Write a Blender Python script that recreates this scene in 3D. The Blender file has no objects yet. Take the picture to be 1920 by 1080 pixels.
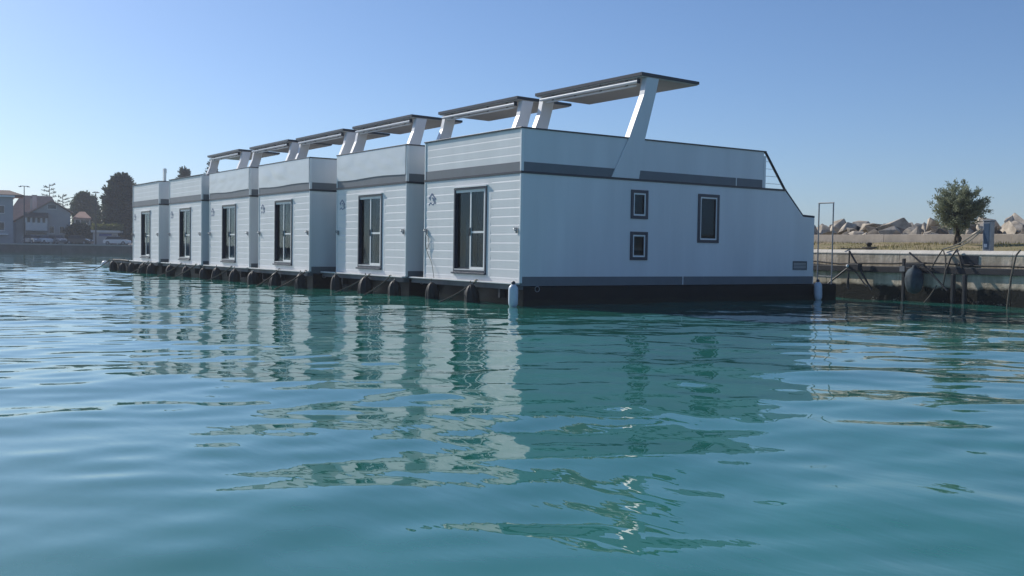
import bpy, bmesh, math, random
import numpy as np
from mathutils import Vector, Matrix

R = math.radians
random.seed(7)
scene = bpy.context.scene
COL = scene.collection

# ------------------------------------------------------------------ camera
CAM = Vector((-14.715, -21.052, 1.398))
F_PX, YAW, PITCH, ROLL = 1897.3, R(55.49), R(-2.088), R(0.899)
FW = Vector((math.cos(YAW)*math.cos(PITCH), math.sin(YAW)*math.cos(PITCH), math.sin(PITCH)))
RT = Vector((math.sin(YAW), -math.cos(YAW), 0.0))
UP = RT.cross(FW)
RT2 = math.cos(ROLL)*RT + math.sin(ROLL)*UP
UP2 = -math.sin(ROLL)*RT + math.cos(ROLL)*UP
cd = bpy.data.cameras.new('camera')
cd.sensor_width = 36.0
cd.lens = F_PX/1920*36.0
cd.clip_start = 0.1
cd.clip_end = 4000
cam = bpy.data.objects.new('camera', cd)
COL.objects.link(cam)
m = Matrix.Identity(4)
for i in range(3):
    m[i][0] = RT2[i]; m[i][1] = UP2[i]; m[i][2] = -FW[i]; m[i][3] = CAM[i]
cam.matrix_world = m
scene.camera = cam

# ------------------------------------------------------------------ sky, sun, exposure
SUN_AZ, SUN_EL = R(104.0), R(31.0)          # azimuth counted from +X towards +Y
SUN_DIR = Vector((math.cos(SUN_AZ)*math.cos(SUN_EL), math.sin(SUN_AZ)*math.cos(SUN_EL), math.sin(SUN_EL)))
world = bpy.data.worlds.new('World')
scene.world = world
world.use_nodes = True
wn = world.node_tree.nodes
sky = wn.new('ShaderNodeTexSky')
sky.sky_type = 'NISHITA'
sky.sun_disc = False
sky.sun_elevation = SUN_EL
sky.sun_rotation = math.pi/2 - SUN_AZ
sky.altitude = 0
sky.air_density = 0.82
sky.dust_density = 0.6
sky.ozone_density = 6.6
bg = wn['Background']
bg.inputs['Strength'].default_value = 0.112
world.node_tree.links.new(sky.outputs['Color'], bg.inputs['Color'])
sd = bpy.data.lights.new('sun', 'SUN')
sd.energy = 4.2
sd.angle = R(0.53)
sd.color = (1.0, 0.95, 0.87)
sun = bpy.data.objects.new('sun', sd)
sun.rotation_euler = SUN_DIR.to_track_quat('Z', 'Y').to_euler()
COL.objects.link(sun)
scene.view_settings.view_transform = 'Standard'
scene.view_settings.look = 'None'
scene.view_settings.gamma = 1.0
scene.view_settings.use_curve_mapping = False
scene.view_settings.exposure = 0.1
scene.cycles.use_denoising = True
scene.cycles.max_bounces = 8
scene.cycles.transparent_max_bounces = 12
scene.cycles.volume_bounces = 0
scene.cycles.sample_clamp_indirect = 6.0

# ------------------------------------------------------------------ helpers
FH = Vector((math.cos(YAW), math.sin(YAW), 0))
def far(px, depth, z=0.0):
    """ground point seen in photo column px, `depth` metres ahead"""
    v = CAM + FH*depth + RT*(depth*(px-960)/F_PX)
    return Vector((v.x, v.y, z))
def farz(px, py, depth):
    return 1.398 + (455.75+0.01569*px-py)*depth/F_PX

class MB:
    def __init__(s): s.v = []; s.f = []; s.sm = []
    def add(s, vs, fs, smooth=False):
        o = len(s.v); s.v += [tuple(v) for v in vs]
        s.f += [tuple(i+o for i in f) for f in fs]; s.sm += [smooth]*len(fs); return s
    def box(s, x0, x1, y0, y1, z0, z1, M=None, bev=0.0):
        if bev > 0:
            bm = bmesh.new()
            bmesh.ops.create_cube(bm, size=1)
            for v in bm.verts:
                v.co = Vector(((x0+x1)/2+v.co.x*(x1-x0), (y0+y1)/2+v.co.y*(y1-y0), (z0+z1)/2+v.co.z*(z1-z0)))
            bmesh.ops.bevel(bm, geom=bm.edges[:], offset=bev, segments=2, affect='EDGES', profile=0.5)
            return s.frombm(bm, M)
        vs = [Vector((x, y, z)) for x in (x0, x1) for y in (y0, y1) for z in (z0, z1)]
        if M: vs = [M @ v for v in vs]
        return s.add(vs, [(0,1,3,2),(4,6,7,5),(0,4,5,1),(2,3,7,6),(0,2,6,4),(1,5,7,3)])
    def frombm(s, bm, M=None, smooth=False):
        bm.verts.index_update()
        vs = [(M @ v.co) if M else v.co.copy() for v in bm.verts]
        fs = [tuple(v.index for v in f.verts) for f in bm.faces]
        bm.free(); return s.add(vs, fs, smooth)
    def prism(s, poly, axis, lo, hi, M=None):
        """poly of 2-tuples in the other two axes, extruded along axis"""
        n = len(poly)
        def mk(a, b, t):
            return Vector({'x': (t, a, b), 'y': (a, t, b), 'z': (a, b, t)}[axis])
        vs = [mk(a, b, lo) for a, b in poly]+[mk(a, b, hi) for a, b in poly]
        if M: vs = [M @ v for v in vs]
        fs = [tuple(range(n)), tuple(range(2*n-1, n-1, -1))]
        fs += [(i, n+i, n+(i+1) % n, (i+1) % n) for i in range(n)]
        return s.add(vs, fs)
    def tube(s, pts, r, n=8, smooth=True, rs=None):
        pts = [Vector(p) for p in pts]
        rings = []
        for i, p in enumerate(pts):
            a = pts[max(i-1, 0)]; b = pts[min(i+1, len(pts)-1)]
            d = (b-a).normalized()
            u = d.cross(Vector((0, 0, 1)))
            if u.length < 1e-3: u = d.cross(Vector((1, 0, 0)))
            u.normalize(); w = u.cross(d)
            rr = rs[i] if rs else r
            rings.append([p+u*rr*math.cos(2*math.pi*k/n)+w*rr*math.sin(2*math.pi*k/n) for k in range(n)])
        vs = [v for q in rings for v in q]
        fs = []
        for i in range(len(pts)-1):
            for k in range(n):
                fs.append((i*n+k, i*n+(k+1) % n, (i+1)*n+(k+1) % n, (i+1)*n+k))
        s.add(vs, fs, smooth)
        s.add(rings[0], [tuple(range(n-1, -1, -1))]); s.add(rings[-1], [tuple(range(n))])
        return s
    def lathe(s, prof, c=(0, 0, 0), n=20, fold=0.0, folds=9):
        vs = []; fs = []
        for i, (r, z) in enumerate(prof):
            for k in range(n):
                a = 2*math.pi*k/n
                q = r*(1+fold*math.cos(folds*a+i*0.35))
                vs.append((c[0]+q*math.cos(a), c[1]+q*math.sin(a), c[2]+z))
        for i in range(len(prof)-1):
            for k in range(n):
                fs.append((i*n+k, i*n+(k+1) % n, (i+1)*n+(k+1) % n, (i+1)*n+k))
        fs.append(tuple(range(n-1, -1, -1))); fs.append(tuple((len(prof)-1)*n+k for k in range(n)))
        return s.add(vs, fs, True)
    def mesh(s, name):
        me = bpy.data.meshes.new(name)
        me.from_pydata(s.v, [], s.f)
        bm = bmesh.new(); bm.from_mesh(me)
        bmesh.ops.recalc_face_normals(bm, faces=bm.faces)
        bm.to_mesh(me); bm.free()
        me.polygons.foreach_set('use_smooth', s.sm)
        return me

CACHE = {}
def link(name, me, mat, parent=None):
    o = bpy.data.objects.new(name, me)
    COL.objects.link(o)
    if mat is not None and not me.materials: me.materials.append(mat)
    if parent: o.parent = parent
    return o
def obj(name, mb, mat, parent=None):
    return link(name, mb.mesh(name), mat, parent)
def cobj(key, name, fn, mat, parent=None):
    """shared mesh data for alike pieces"""
    if key not in CACHE: CACHE[key] = fn().mesh(name)
    return link(name, CACHE[key], mat, parent)
def empty(name, loc=(0, 0, 0), rz=0.0):
    o = bpy.data.objects.new(name, None)
    o.location = loc; o.rotation_euler = (0, 0, rz); o.empty_display_size = 0.2
    COL.objects.link(o); return o
def tag(o, label=None, cat=None, group=None, kind=None):
    if label: o['label'] = label
    if cat: o['category'] = cat
    if group: o['group'] = group
    if kind: o['kind'] = kind
    return o

# ------------------------------------------------------------------ materials
MATS = {}
def mat(name, col, rough=0.5, spec=0.5, metal=0.0, var=0.0, vscale=3.0, bump=0.0, bscale=20.0, col2=None, streak=False):
    if name in MATS: return MATS[name]
    M = bpy.data.materials.new(name); M.use_nodes = True
    nt = M.node_tree; N = nt.nodes; L = nt.links
    b = N['Principled BSDF']
    b.inputs['Base Color'].default_value = (*col, 1)
    b.inputs['Roughness'].default_value = rough
    b.inputs['Specular IOR Level'].default_value = spec
    b.inputs['Metallic'].default_value = metal
    geo = N.new('ShaderNodeNewGeometry')
    if var > 0 or col2:
        mp = N.new('ShaderNodeMapping')
        if streak: mp.inputs['Scale'].default_value = (1, 1, 0.12)
        L.new(geo.outputs['Position'], mp.inputs['Vector'])
        no = N.new('ShaderNodeTexNoise'); no.inputs['Scale'].default_value = vscale
        no.inputs['Detail'].default_value = 6; no.inputs['Roughness'].default_value = 0.6
        L.new(mp.outputs['Vector'], no.inputs['Vector'])
        rp = N.new('ShaderNodeValToRGB')
        rp.color_ramp.elements[0].position = 0.3; rp.color_ramp.elements[1].position = 0.72
        c2 = col2 if col2 else tuple(c*(1-var) for c in col)
        rp.color_ramp.elements[0].color = (*c2, 1); rp.color_ramp.elements[1].color = (*col, 1)
        L.new(no.outputs['Fac'], rp.inputs['Fac'])
        L.new(rp.outputs['Color'], b.inputs['Base Color'])
    if bump > 0:
        nb = N.new('ShaderNodeTexNoise'); nb.inputs['Scale'].default_value = bscale
        nb.inputs['Detail'].default_value = 5
        L.new(geo.outputs['Position'], nb.inputs['Vector'])
        bp = N.new('ShaderNodeBump'); bp.inputs['Strength'].default_value = bump
        bp.inputs['Distance'].default_value = 0.03
        L.new(nb.outputs['Fac'], bp.inputs['Height']); L.new(bp.outputs['Normal'], b.inputs['Normal'])
    MATS[name] = M
    return M

WHITE = mat('white_cladding', (0.80, 0.805, 0.80), 0.42, 0.4, var=0.10, vscale=1.6, bump=0.03, bscale=30, streak=True)
PANEL = mat('white_panel', (0.80, 0.81, 0.815), 0.40, 0.4, var=0.13, vscale=1.3, bump=0.05, bscale=1.6, streak=True)
TRIM = mat('white_trim', (0.80, 0.81, 0.80), 0.35, 0.5)
FILM = mat('white_film', (0.76, 0.78, 0.79), 0.30, 0.5, var=0.06, vscale=2)
BAND = mat('grey_band', (0.155, 0.175, 0.195), 0.5, 0.4, var=0.15, vscale=2.5)
DARK = mat('charcoal_trim', (0.018, 0.022, 0.032), 0.4, 0.5)
FRAME = mat('navy_frame', (0.020, 0.030, 0.055), 0.35, 0.5)
UNDER = mat('canopy_lining', (0.55, 0.53, 0.50), 0.6, 0.3, var=0.1, vscale=2)
HULL = mat('black_hull', (0.004, 0.0045, 0.006), 0.55, 0.25, col2=(0.009, 0.010, 0.011), vscale=2.0)
def scum_line(M):
    nt = M.node_tree; N = nt.nodes; L = nt.links; b = N['Principled BSDF']
    src = b.inputs['Base Color'].links[0].from_socket
    geo = N.new('ShaderNodeNewGeometry'); sx = N.new('ShaderNodeSeparateXYZ'); L.new(geo.outputs['Position'], sx.inputs[0])
    n = N.new('ShaderNodeTexNoise'); n.inputs['Scale'].default_value = 3.5; n.inputs['Detail'].default_value = 6; L.new(geo.outputs['Position'], n.inputs['Vector'])
    ma = N.new('ShaderNodeMath'); ma.operation = 'MULTIPLY_ADD'; L.new(n.outputs[0], ma.inputs[0]); ma.inputs[1].default_value = -.22; L.new(sx.outputs['Z'], ma.inputs[2])
    r = N.new('ShaderNodeValToRGB'); e = r.color_ramp.elements
    e[0].position = 0.0; e[0].color = (1, 1, 1, 1); e[1].position = .05; e[1].color = (0, 0, 0, 1); L.new(ma.outputs[0], r.inputs[0])
    mx = N.new('ShaderNodeMix'); mx.data_type = 'RGBA'; L.new(r.outputs[0], mx.inputs[0]); L.new(src, mx.inputs[6]); mx.inputs[7].default_value = (.014, .017, .012, 1)
    L.new(mx.outputs[2], b.inputs['Base Color'])
scum_line(HULL)
BEAM = mat('grey_beam', (0.17, 0.17, 0.18), 0.6, 0.3, var=0.35, vscale=2.2)
LEDGE = mat('pale_ledge', (0.80, 0.79, 0.77), 0.5, 0.3, var=0.15, vscale=3)
RUBBER = mat('black_rubber', (0.016, 0.017, 0.019), 0.62, 0.35, col2=(0.026, 0.026, 0.028), vscale=9, bump=0.25, bscale=40)
VINYL = mat('white_vinyl', (0.62, 0.70, 0.78), 0.35, 0.5, var=0.12, vscale=6)
ROPE = mat('weathered_rope', (0.17, 0.155, 0.13), 0.9, 0.1, var=0.4, vscale=30, bump=0.4, bscale=120)
ROPEB = mat('pale_rope', (0.42, 0.38, 0.29), 0.9, 0.1, var=0.3, vscale=30)
CHAIN = mat('dark_chain', (0.035, 0.033, 0.03), 0.7, 0.3)
STEEL = mat('galvanised_steel', (0.33, 0.35, 0.37), 0.45, 0.5, metal=0.6, var=0.3, vscale=8)
DSTEEL = mat('dark_steel', (0.035, 0.038, 0.045), 0.5, 0.4, var=0.3, vscale=5)
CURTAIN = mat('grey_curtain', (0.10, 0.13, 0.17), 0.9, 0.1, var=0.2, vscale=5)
REFLC = mat('pane_reflection', (0.30, 0.36, 0.44), 0.9, 0.1)  # bluish tone imitates a reflection low in the left door pane
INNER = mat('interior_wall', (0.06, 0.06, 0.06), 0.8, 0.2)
LOGO = mat('blue_emblem', (0.10, 0.15, 0.27), 0.4, 0.4)

def glass():
    M = bpy.data.materials.new('window_glass'); M.use_nodes = True
    nt = M.node_tree; N = nt.nodes; L = nt.links
    N.remove(N['Principled BSDF'])
    tr = N.new('ShaderNodeBsdfTransparent'); tr.inputs['Color'].default_value = (0.62, 0.68, 0.70, 1)
    gl = N.new('ShaderNodeBsdfGlossy'); gl.inputs['Roughness'].default_value = 0.02
    gl.inputs['Color'].default_value = (0.62, 0.82, 1, 1)
    lwn = N.new('ShaderNodeLayerWeight'); lwn.inputs['Blend'].default_value = 0.5
    pw = N.new('ShaderNodeMath'); pw.operation = 'POWER'; pw.inputs[1].default_value = 4.0
    L.new(lwn.outputs['Facing'], pw.inputs[0])
    fr = N.new('ShaderNodeMath'); fr.operation = 'MULTIPLY_ADD'; fr.inputs[1].default_value = 0.45; fr.inputs[2].default_value = 0.018
    L.new(pw.outputs[0], fr.inputs[0])
    mx = N.new('ShaderNodeMixShader')
    L.new(fr.outputs[0], mx.inputs[0]); L.new(tr.outputs[0], mx.inputs[1]); L.new(gl.outputs[0], mx.inputs[2])
    L.new(mx.outputs[0], N['Material Output'].inputs['Surface'])
    return M
GLASS = glass()

# ------------------------------------------------------------------ water
def water_material():
    M = bpy.data.materials.new('sea_water'); M.use_nodes = True
    nt = M.node_tree; N = nt.nodes; L = nt.links
    b = N['Principled BSDF']
    b.inputs['Roughness'].default_value = 0.015
    b.inputs['IOR'].default_value = 1.8
    b.inputs['Specular IOR Level'].default_value = 0.5
    geo = N.new('ShaderNodeNewGeometry')
    no = N.new('ShaderNodeTexNoise'); no.inputs['Scale'].default_value = 0.16; no.inputs['Detail'].default_value = 3
    L.new(geo.outputs['Position'], no.inputs['Vector'])
    rp = N.new('ShaderNodeValToRGB')
    rp.color_ramp.elements[0].position = 0.3; rp.color_ramp.elements[1].position = 0.7
    rp.color_ramp.elements[0].color = (0.020, 0.158, 0.128, 1); rp.color_ramp.elements[1].color = (0.027, 0.200, 0.152, 1)
    L.new(no.outputs['Fac'], rp.inputs['Fac']); L.new(rp.outputs['Color'], b.inputs['Base Color'])
    # fine ripples, longer across the wind
    mp = N.new('ShaderNodeMapping')
    mp.inputs['Rotation'].default_value = (0, 0, -(YAW+R(8)))
    mp.inputs['Scale'].default_value = (1.0, 0.38, 1.0)
    L.new(geo.outputs['Position'], mp.inputs['Vector'])
    n1 = N.new('ShaderNodeTexNoise'); n1.inputs['Scale'].default_value = 3.6; n1.inputs['Detail'].default_value = 3
    n1.inputs['Roughness'].default_value = 0.42
    L.new(mp.outputs['Vector'], n1.inputs['Vector'])
    # patches of more and less wind
    n2 = N.new('ShaderNodeTexNoise'); n2.inputs['Scale'].default_value = 0.11; n2.inputs['Detail'].default_value = 2
    L.new(geo.outputs['Position'], n2.inputs['Vector'])
    mr = N.new('ShaderNodeMapRange')
    mr.inputs['From Min'].default_value = 0.35; mr.inputs['From Max'].default_value = 0.68
    mr.inputs['To Min'].default_value = 0.03; mr.inputs['To Max'].default_value = 0.22
    L.new(n2.outputs['Fac'], mr.inputs['Value'])
    bp = N.new('ShaderNodeBump'); bp.inputs['Distance'].default_value = 0.05
    L.new(mr.outputs['Result'], bp.inputs['Strength'])
    L.new(n1.outputs['Fac'], bp.inputs['Height']); L.new(bp.outputs['Normal'], b.inputs['Normal'])
    return M

SEEDW = 3
def build_water():
    rng = np.random.RandomState(SEEDW)
    c0 = np.array([CAM.x, CAM.y])
    rings = [0.0, 1.2, 2.0, 2.6]
    r = 3.0
    while r < 330:
        rings.append(r)
        r += min(max(0.045, 0.0032*r), 0.11) if r < 48 else 0.11*(r/48)**2.2
    rings += [350.0, 385.0, 420.0]
    rings = np.array(rings)
    half = R(42)
    na = 620
    angs = np.concatenate([np.linspace(YAW-half, YAW+half, na), np.linspace(YAW+half, YAW-half+2*math.pi, 90)[1:-1]])
    nA = len(angs)
    RR, AA = np.meshgrid(rings, angs, indexing='ij')
    X = c0[0]+RR*np.cos(AA); Y = c0[1]+RR*np.sin(AA)
    Z = np.zeros_like(X)
    dr = np.gradient(rings)
    sp = np.maximum(dr[:, None], RR*2*half/na)
    sp = np.where(np.abs((AA-YAW+math.pi) % (2*math.pi)-math.pi) > half+1e-4, np.maximum(sp, RR*0.06), sp)
    comps = []
    for k in range(72):                                 # chop
        lam = 0.36*(2.5/0.36)**rng.rand()
        th = YAW+math.pi+R(12)+rng.normal(0, R(38))
        comps.append((lam, th, 0.0043*(0.8+0.5*rng.rand())))
    for lam, dth, s in ((3.4, -14, .011), (2.7, 10, .010), (4.6, 22, .009), (2.1, -30, .010), (1.6, 28, .009), (6.5, 3, .007)):
        comps.append((lam, YAW+math.pi+R(dth), s))
    for lam, th, s in comps:
        kx, ky = math.cos(th)*2*math.pi/lam, math.sin(th)*2*math.pi/lam
        att = np.clip((lam/sp-2.5)/3.0, 0, 1)
        ph = rng.rand()*6.283
        # slow amplitude groups so that the chop comes and goes
        g1 = 0.75+0.45*np.sin(X*rng.normal(0, .25)+Y*rng.normal(0, .25)+rng.rand()*6.28)
        Z += att*g1*(s*lam/(2*math.pi)*1.41)*np.sin(kx*X+ky*Y+ph)
    Z[0, :] = 0
    verts = np.stack([X, Y, Z], -1).reshape(-1, 3)
    nr = len(rings)
    i = np.arange(nr-1)[:, None]*nA; j = np.arange(nA)[None, :]; j2 = (j+1) % nA
    faces = np.stack([i+j, i+nA+j, i+nA+j2, i+j2], -1).reshape(-1, 4)
    me = bpy.data.meshes.new('water')
    me.vertices.add(len(verts)); me.vertices.foreach_set('co', verts.ravel())
    me.loops.add(faces.size); me.loops.foreach_set('vertex_index', faces.ravel().astype(np.int32))
    me.polygons.add(len(faces)); me.polygons.foreach_set('loop_start', np.arange(0, faces.size, 4, dtype=np.int32))
    me.polygons.foreach_set('loop_total', np.full(len(faces), 4, dtype=np.int32))
    me.update(); me.validate()
    me.polygons.foreach_set('use_smooth', np.ones(len(me.polygons), dtype=bool))
    o = link('water', me, water_material()); o['kind'] = 'structure'
build_water()

# ------------------------------------------------------------------ houseboats
W, LEN = 4.912, 11.34
ZF, ZB, ZT = 0.594, 3.377, 4.544
YS = [0.0, 5.737, 11.858, 17.641, 23.191, 29.309]
OX = [0.0, -0.16, -0.62, -0.67, -0.817, -0.97]
GAP = [0.825, 1.21, 0.87, 0.638, 1.206, 0.9]
NTH = ['nearest', 'second nearest', 'third nearest', 'fourth nearest', 'fifth nearest', 'farthest']
DY0, DY1, DZ0, DZ1 = 1.58, 3.24, 0.80, 3.12       # door opening

def holed(axis, t0, t1, a0, a1, z0, z1, holes):
    """slab with rectangular openings, cut into blocks; axis is the thin one"""
    mb = MB()
    A = sorted({a0, a1, *[h[0] for h in holes], *[h[1] for h in holes]})
    for i in range(len(A)-1):
        zs = [z0]
        for h in sorted(holes, key=lambda h: h[2]):
            if h[0] <= A[i]+1e-6 and h[1] >= A[i+1]-1e-6: zs += [h[2], h[3]]
        zs.append(z1)
        for k in range(0, len(zs), 2):
            if axis == 'x': mb.box(t0, t1, A[i], A[i+1], zs[k], zs[k+1])
            else: mb.box(A[i], A[i+1], t0, t1, zs[k], zs[k+1])
    return mb

def board_mb(y0, y1, z0, z1, tip=0.007):
    # slightly leaning face with a weathered upper chamfer
    ch = min(0.034, (z1-z0)*0.4)
    return MB().prism([(0.02, z0+.002), (-0.001, z0+.002), (-tip, z1-ch), (0.002, z1-.001), (0.02, z1-.001)], 'y', y0, y1) if False else \
        MB().add([(0.02, y0, z0+.001), (-.001, y0, z0+.001), (-tip, y0, z1-ch), (.001, y0, z1), (0.02, y0, z1),
                  (0.02, y1, z0+.001), (-.001, y1, z0+.001), (-tip, y1, z1-ch), (.001, y1, z1), (0.02, y1, z1)],
                 [(0, 1, 2, 3, 4), (9, 8, 7, 6, 5), (0, 5, 6, 1), (1, 6, 7, 2), (2, 7, 8, 3), (3, 8, 9, 4), (4, 9, 5, 0)])

def frame_mb(axis, c, p0, p1, a0, a1, z0, z1, w):
    """rectangular ring between p0,p1 in the thin axis, of width w"""
    mb = MB()
    def b(A0, A1, Z0, Z1):
        if axis == 'x': mb.box(p0, p1, A0, A1, Z0, Z1)
        else: mb.box(A0, A1, p0, p1, Z0, Z1)
    b(a0, a0+w, z0, z1); b(a1-w, a1, z0, z1); b(a0+w, a1-w, z0, z0+w); b(a0+w, a1-w, z1-w, z1)
    return mb

WINS = [(3.66, 4.275, 2.34, 3.132), (3.66, 4.285, 1.204, 1.985), (6.21, 7.06, 1.726, 3.132)]
ZL = [ZF] + [0.72+0.2265*k for k in range(12)] + [ZB]

def film_mb(seed, z0, z1):
    rng = np.random.RandomState(seed)
    nx, nz = 60, 16
    ws = [(rng.uniform(1.2, 3.5), rng.uniform(1.5, 5.0)*rng.choice([-1, 1]), rng.rand()*6.28) for _ in range(7)]
    vs = []; fs = []
    for j in range(nz+1):
        v = j/nz
        for i in range(nx+1):
            u = i/nx
            h = sum(math.sin(a*6.28*u*0.7+b*v*1.8+p) for a, b, p in ws)/3.2
            sag = 0.017*h*math.sin(math.pi*min(1, v*1.05))*math.sin(math.pi*u)**.4
            vs.append((-0.034-abs(sag)*0.9, 0.05+u*(W-0.10), z0+(z1-z0)*v-0.02*math.sin(math.pi*u*2.3+seed)*(1-v)))
    for j in range(nz):
        for i in range(nx):
            a = j*(nx+1)+i; fs.append((a, a+1, a+nx+2, a+nx+1))
    return MB().add(vs, fs, True)

def emblem_mb():
    mb = MB(); x0, x1 = -0.0125, -0.0085; c, z = 4.48, 2.86
    def bar(ya, za, yb, zb, w=0.018):
        d = Vector((yb-ya, zb-za)).normalized(); n = Vector((-d.y, d.x))*w
        mb.prism([(ya+n.x, za+n.y), (yb+n.x, zb+n.y), (yb-n.x, zb-n.y), (ya-n.x, za-n.y)], 'x', x0, x1)
    bar(c-.20, z+.0, c+.02, z+.16, .02); bar(c+.02, z+.16, c+.20, z+.03, .02)
    bar(c-.13, z+.03, c-.13, z-.08); bar(c+.13, z+.05, c+.13, z-.02)
    bar(c-.05, z-.06, c-.05, z+.04, .014); bar(c-.05, z+.04, c+.04, z+.04, .014)
    pts = [(c-.20+.40*k/12, z-.13+.03*math.sin(k*.9)) for k in range(13)]
    for a, b in zip(pts, pts[1:]): bar(*a, *b, w=0.014)
    return mb

def make_house(i):
    h = empty('houseboat', (OX[i], YS[i], 0))
    labs = ['nearest white houseboat, its long bluish side wall with three small windows in full view',
            'second nearest white houseboat, lap boards and a shaded strip left of its glass door',
            'third nearest white houseboat, wrinkled film on its parapet and a wide grey side wall',
            'fourth nearest white houseboat, wrinkled film over its parapet, cream side wall in the gap',
            'fifth nearest white houseboat, second from the far end of the row',
            'farthest white houseboat of the row, a pale post standing on its parapet corner']
    tag(h, labs[i], 'houseboat', 'houseboats moored side by side')
    P = lambda key, name, fn, m, par=None: cobj(key, name, fn, m, par or h)
    # hull
    hull = P('hull', 'hull', lambda: MB().box(0.14, 12.55, 0.03, W-.03, -0.6, 0.508, bev=.03), HULL)
    P('mring', 'mooring_ring', lambda: MB().tube([(0.55+.07*math.cos(a), 0.005, .43+.07*math.sin(a)) for a in np.linspace(0, 6.283, 14)], .012, 6), STEEL, hull)
    g = GAP[i]
    obj('front_beam', MB().box(-0.06, 0.139, 0.05, W+g*.8, 0.415, 0.548), BEAM, h)
    obj('front_ledge', MB().box(-0.13, 0.03, 0.02, W+g*.86, 0.550, 0.590, bev=.008), LEDGE, h)
    for yy in (0.9, 2.6, 4.4):
        P('hanger%g' % yy, 'hull_bracket', lambda: MB().box(-0.03, 0.135, yy-.04, yy+.04, 0.18, 0.414), DSTEEL, hull)
    # front wall: backing and single boards
    fw = P('front', 'front_wall', lambda: holed('x', 0.021, 0.13, 0.006, W-.006, ZF, ZB, [(DY0, DY1, DZ0, DZ1)]), WHITE)
    ya, yb = DY0-.19, DY1+.03                     # flat surround beside the door
    for k in range(len(ZL)-1):
        z0, z1 = ZL[k], ZL[k+1]
        if z1 <= 3.21:
            P('bR%d' % k, 'board', lambda: board_mb(0.045, ya, z0, z1), WHITE, fw)
            P('bL%d' % k, 'board', lambda: board_mb(yb, W-.045, z0, z1), WHITE, fw)
        else:
            P('bT%d' % k, 'board', lambda: board_mb(0.045, W-.045, z0, z1), WHITE, fw)
    P('sur', 'door_surround', lambda: MB().box(-.006, .0205, ya+.002, DY0-.002, ZF, ZL[-2]-.002).box(-.006, .0205, DY0-.002, yb-.002, ZF, DZ0-.002)
      .box(-.006, .0205, DY0-.002, yb-.002, DZ1+.03, ZL[-2]-.002), PANEL, fw)
    for nm, y0, y1 in (('a', -.012, .045), ('b', W-.045, W+.012)):
        P('ct'+nm, 'corner_trim', lambda: MB().box(-.022, .06, y0, y1, ZF-.01, ZB-.002, bev=.006), TRIM, fw)
        P('cu'+nm, 'corner_trim', lambda: MB().box(-.024, .06, y0, y1, ZB+.058, ZT-.036, bev=.006), TRIM, fw)
    # door
    d = P('dfr', 'door', lambda: frame_mb('x', 0, -.03, .10, DY0, DY1, DZ0, DZ1, .06), FRAME)
    P('dlin', 'lintel', lambda: MB().box(-.075, .02, DY0-.04, DY1+.02, DZ1+.001, DZ1+.034), TRIM, d)
    P('dsill', 'sill', lambda: MB().box(-.08, .02, DY0-.01, DY1+.05, DZ0-.05, DZ0-.001, bev=.008), FRAME, d)
    P('dthr', 'threshold', lambda: MB().box(-.035, .03, DY0+.061, DY1-.061, DZ0+.061, DZ0+.085), TRIM, d)
    s1 = P('ds1', 'sliding_sash', lambda: frame_mb('x', 0, .0, .045, DY0+.10, 2.43, DZ0+.09, DZ1-.061, .062).box(.002, .043, DY0+.162, 2.368, 1.87, 1.925), TRIM, d)
    P('dp1', 'pane', lambda: MB().box(.020, .026, DY0+.162, 2.368, 1.925, DZ1-.123), GLASS, s1)
    P('dp2', 'pane', lambda: MB().box(.020, .026, DY0+.162, 2.368, DZ0+.152, 1.87), GLASS, s1)
    P('dh', 'handle', lambda: MB().box(-.035, -.001, 2.385, 2.41, 1.80, 2.02, bev=.006), DARK, s1)
    s2 = P('ds2', 'fixed_sash', lambda: frame_mb('x', 0, .048, .085, 2.431, DY1-.061, DZ0+.09, DZ1-.061, .030), FRAME, d)
    P('dp3', 'pane', lambda: MB().box(.062, .068, 2.461, DY1-.091, DZ0+.12, DZ1-.091), GLASS, s2)
    def cur(y0, y1, z0, z1, x):
        mb = MB(); n = 40; vs = []; fs = []
        for q in range(n+1):
            yy = y0+(y1-y0)*q/n; xx = x+.025*math.sin(q*1.3)
            vs += [(xx, yy, z0), (xx, yy, z1)]
        fs = [(2*q, 2*q+2, 2*q+3, 2*q+1) for q in range(n)]
        return mb.add(vs, fs, True)
    ce = (2.42, 2.50, 2.36, 2.30, 2.46, 2.40)[i]; c2 = (2.25, 2.05, 2.62, 1.7, 2.3, 2.0)[i]; w2 = (.34, .42, .22, .48, .30, .38)[i]
    obj('curtain_and_reflection', cur(DY0-.05, ce, ZF+.05, ZB-.2, .22), CURTAIN, d)
    obj('curtain_and_reflection', cur(3.10-w2, 3.10, DZ0+.05, c2, .30), REFLC, d)  # pale folded sheet standing in for the reflection in the lower left pane
    # side walls
    rw = P('rwall', 'right_wall', lambda: holed('y', 0.0, 0.11, 0.061, 9.94, 0.75, ZB, WINS)
           .prism([(9.9402, .75), (LEN, .75), (LEN, 2.60), (10.80, 2.615), (9.9402, ZB)], 'y', 0.0, 0.11), PANEL)
    P('rstr1', 'skirting_stripe', lambda: MB().box(0.02, 5.655, -.006, .10, .512, .748), BAND, rw)
    P('rstr2', 'skirting_stripe', lambda: MB().box(5.685, LEN-.02, -.006, .10, .512, .748), BAND, rw)
    P('rjoint', 'joint_strip', lambda: MB().box(5.656, 5.684, -.012, .10, .513, .747).box(LEN-.019, LEN+.004, -.012, .10, .513, .9), TRIM, rw)
    P('lwall', 'left_wall', lambda: MB().prism([(0.061, .512), (LEN, .512), (LEN, 2.60), (10.80, 2.615), (9.94, ZB), (0.061, ZB)], 'y', W-.11, W), PANEL)
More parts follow.
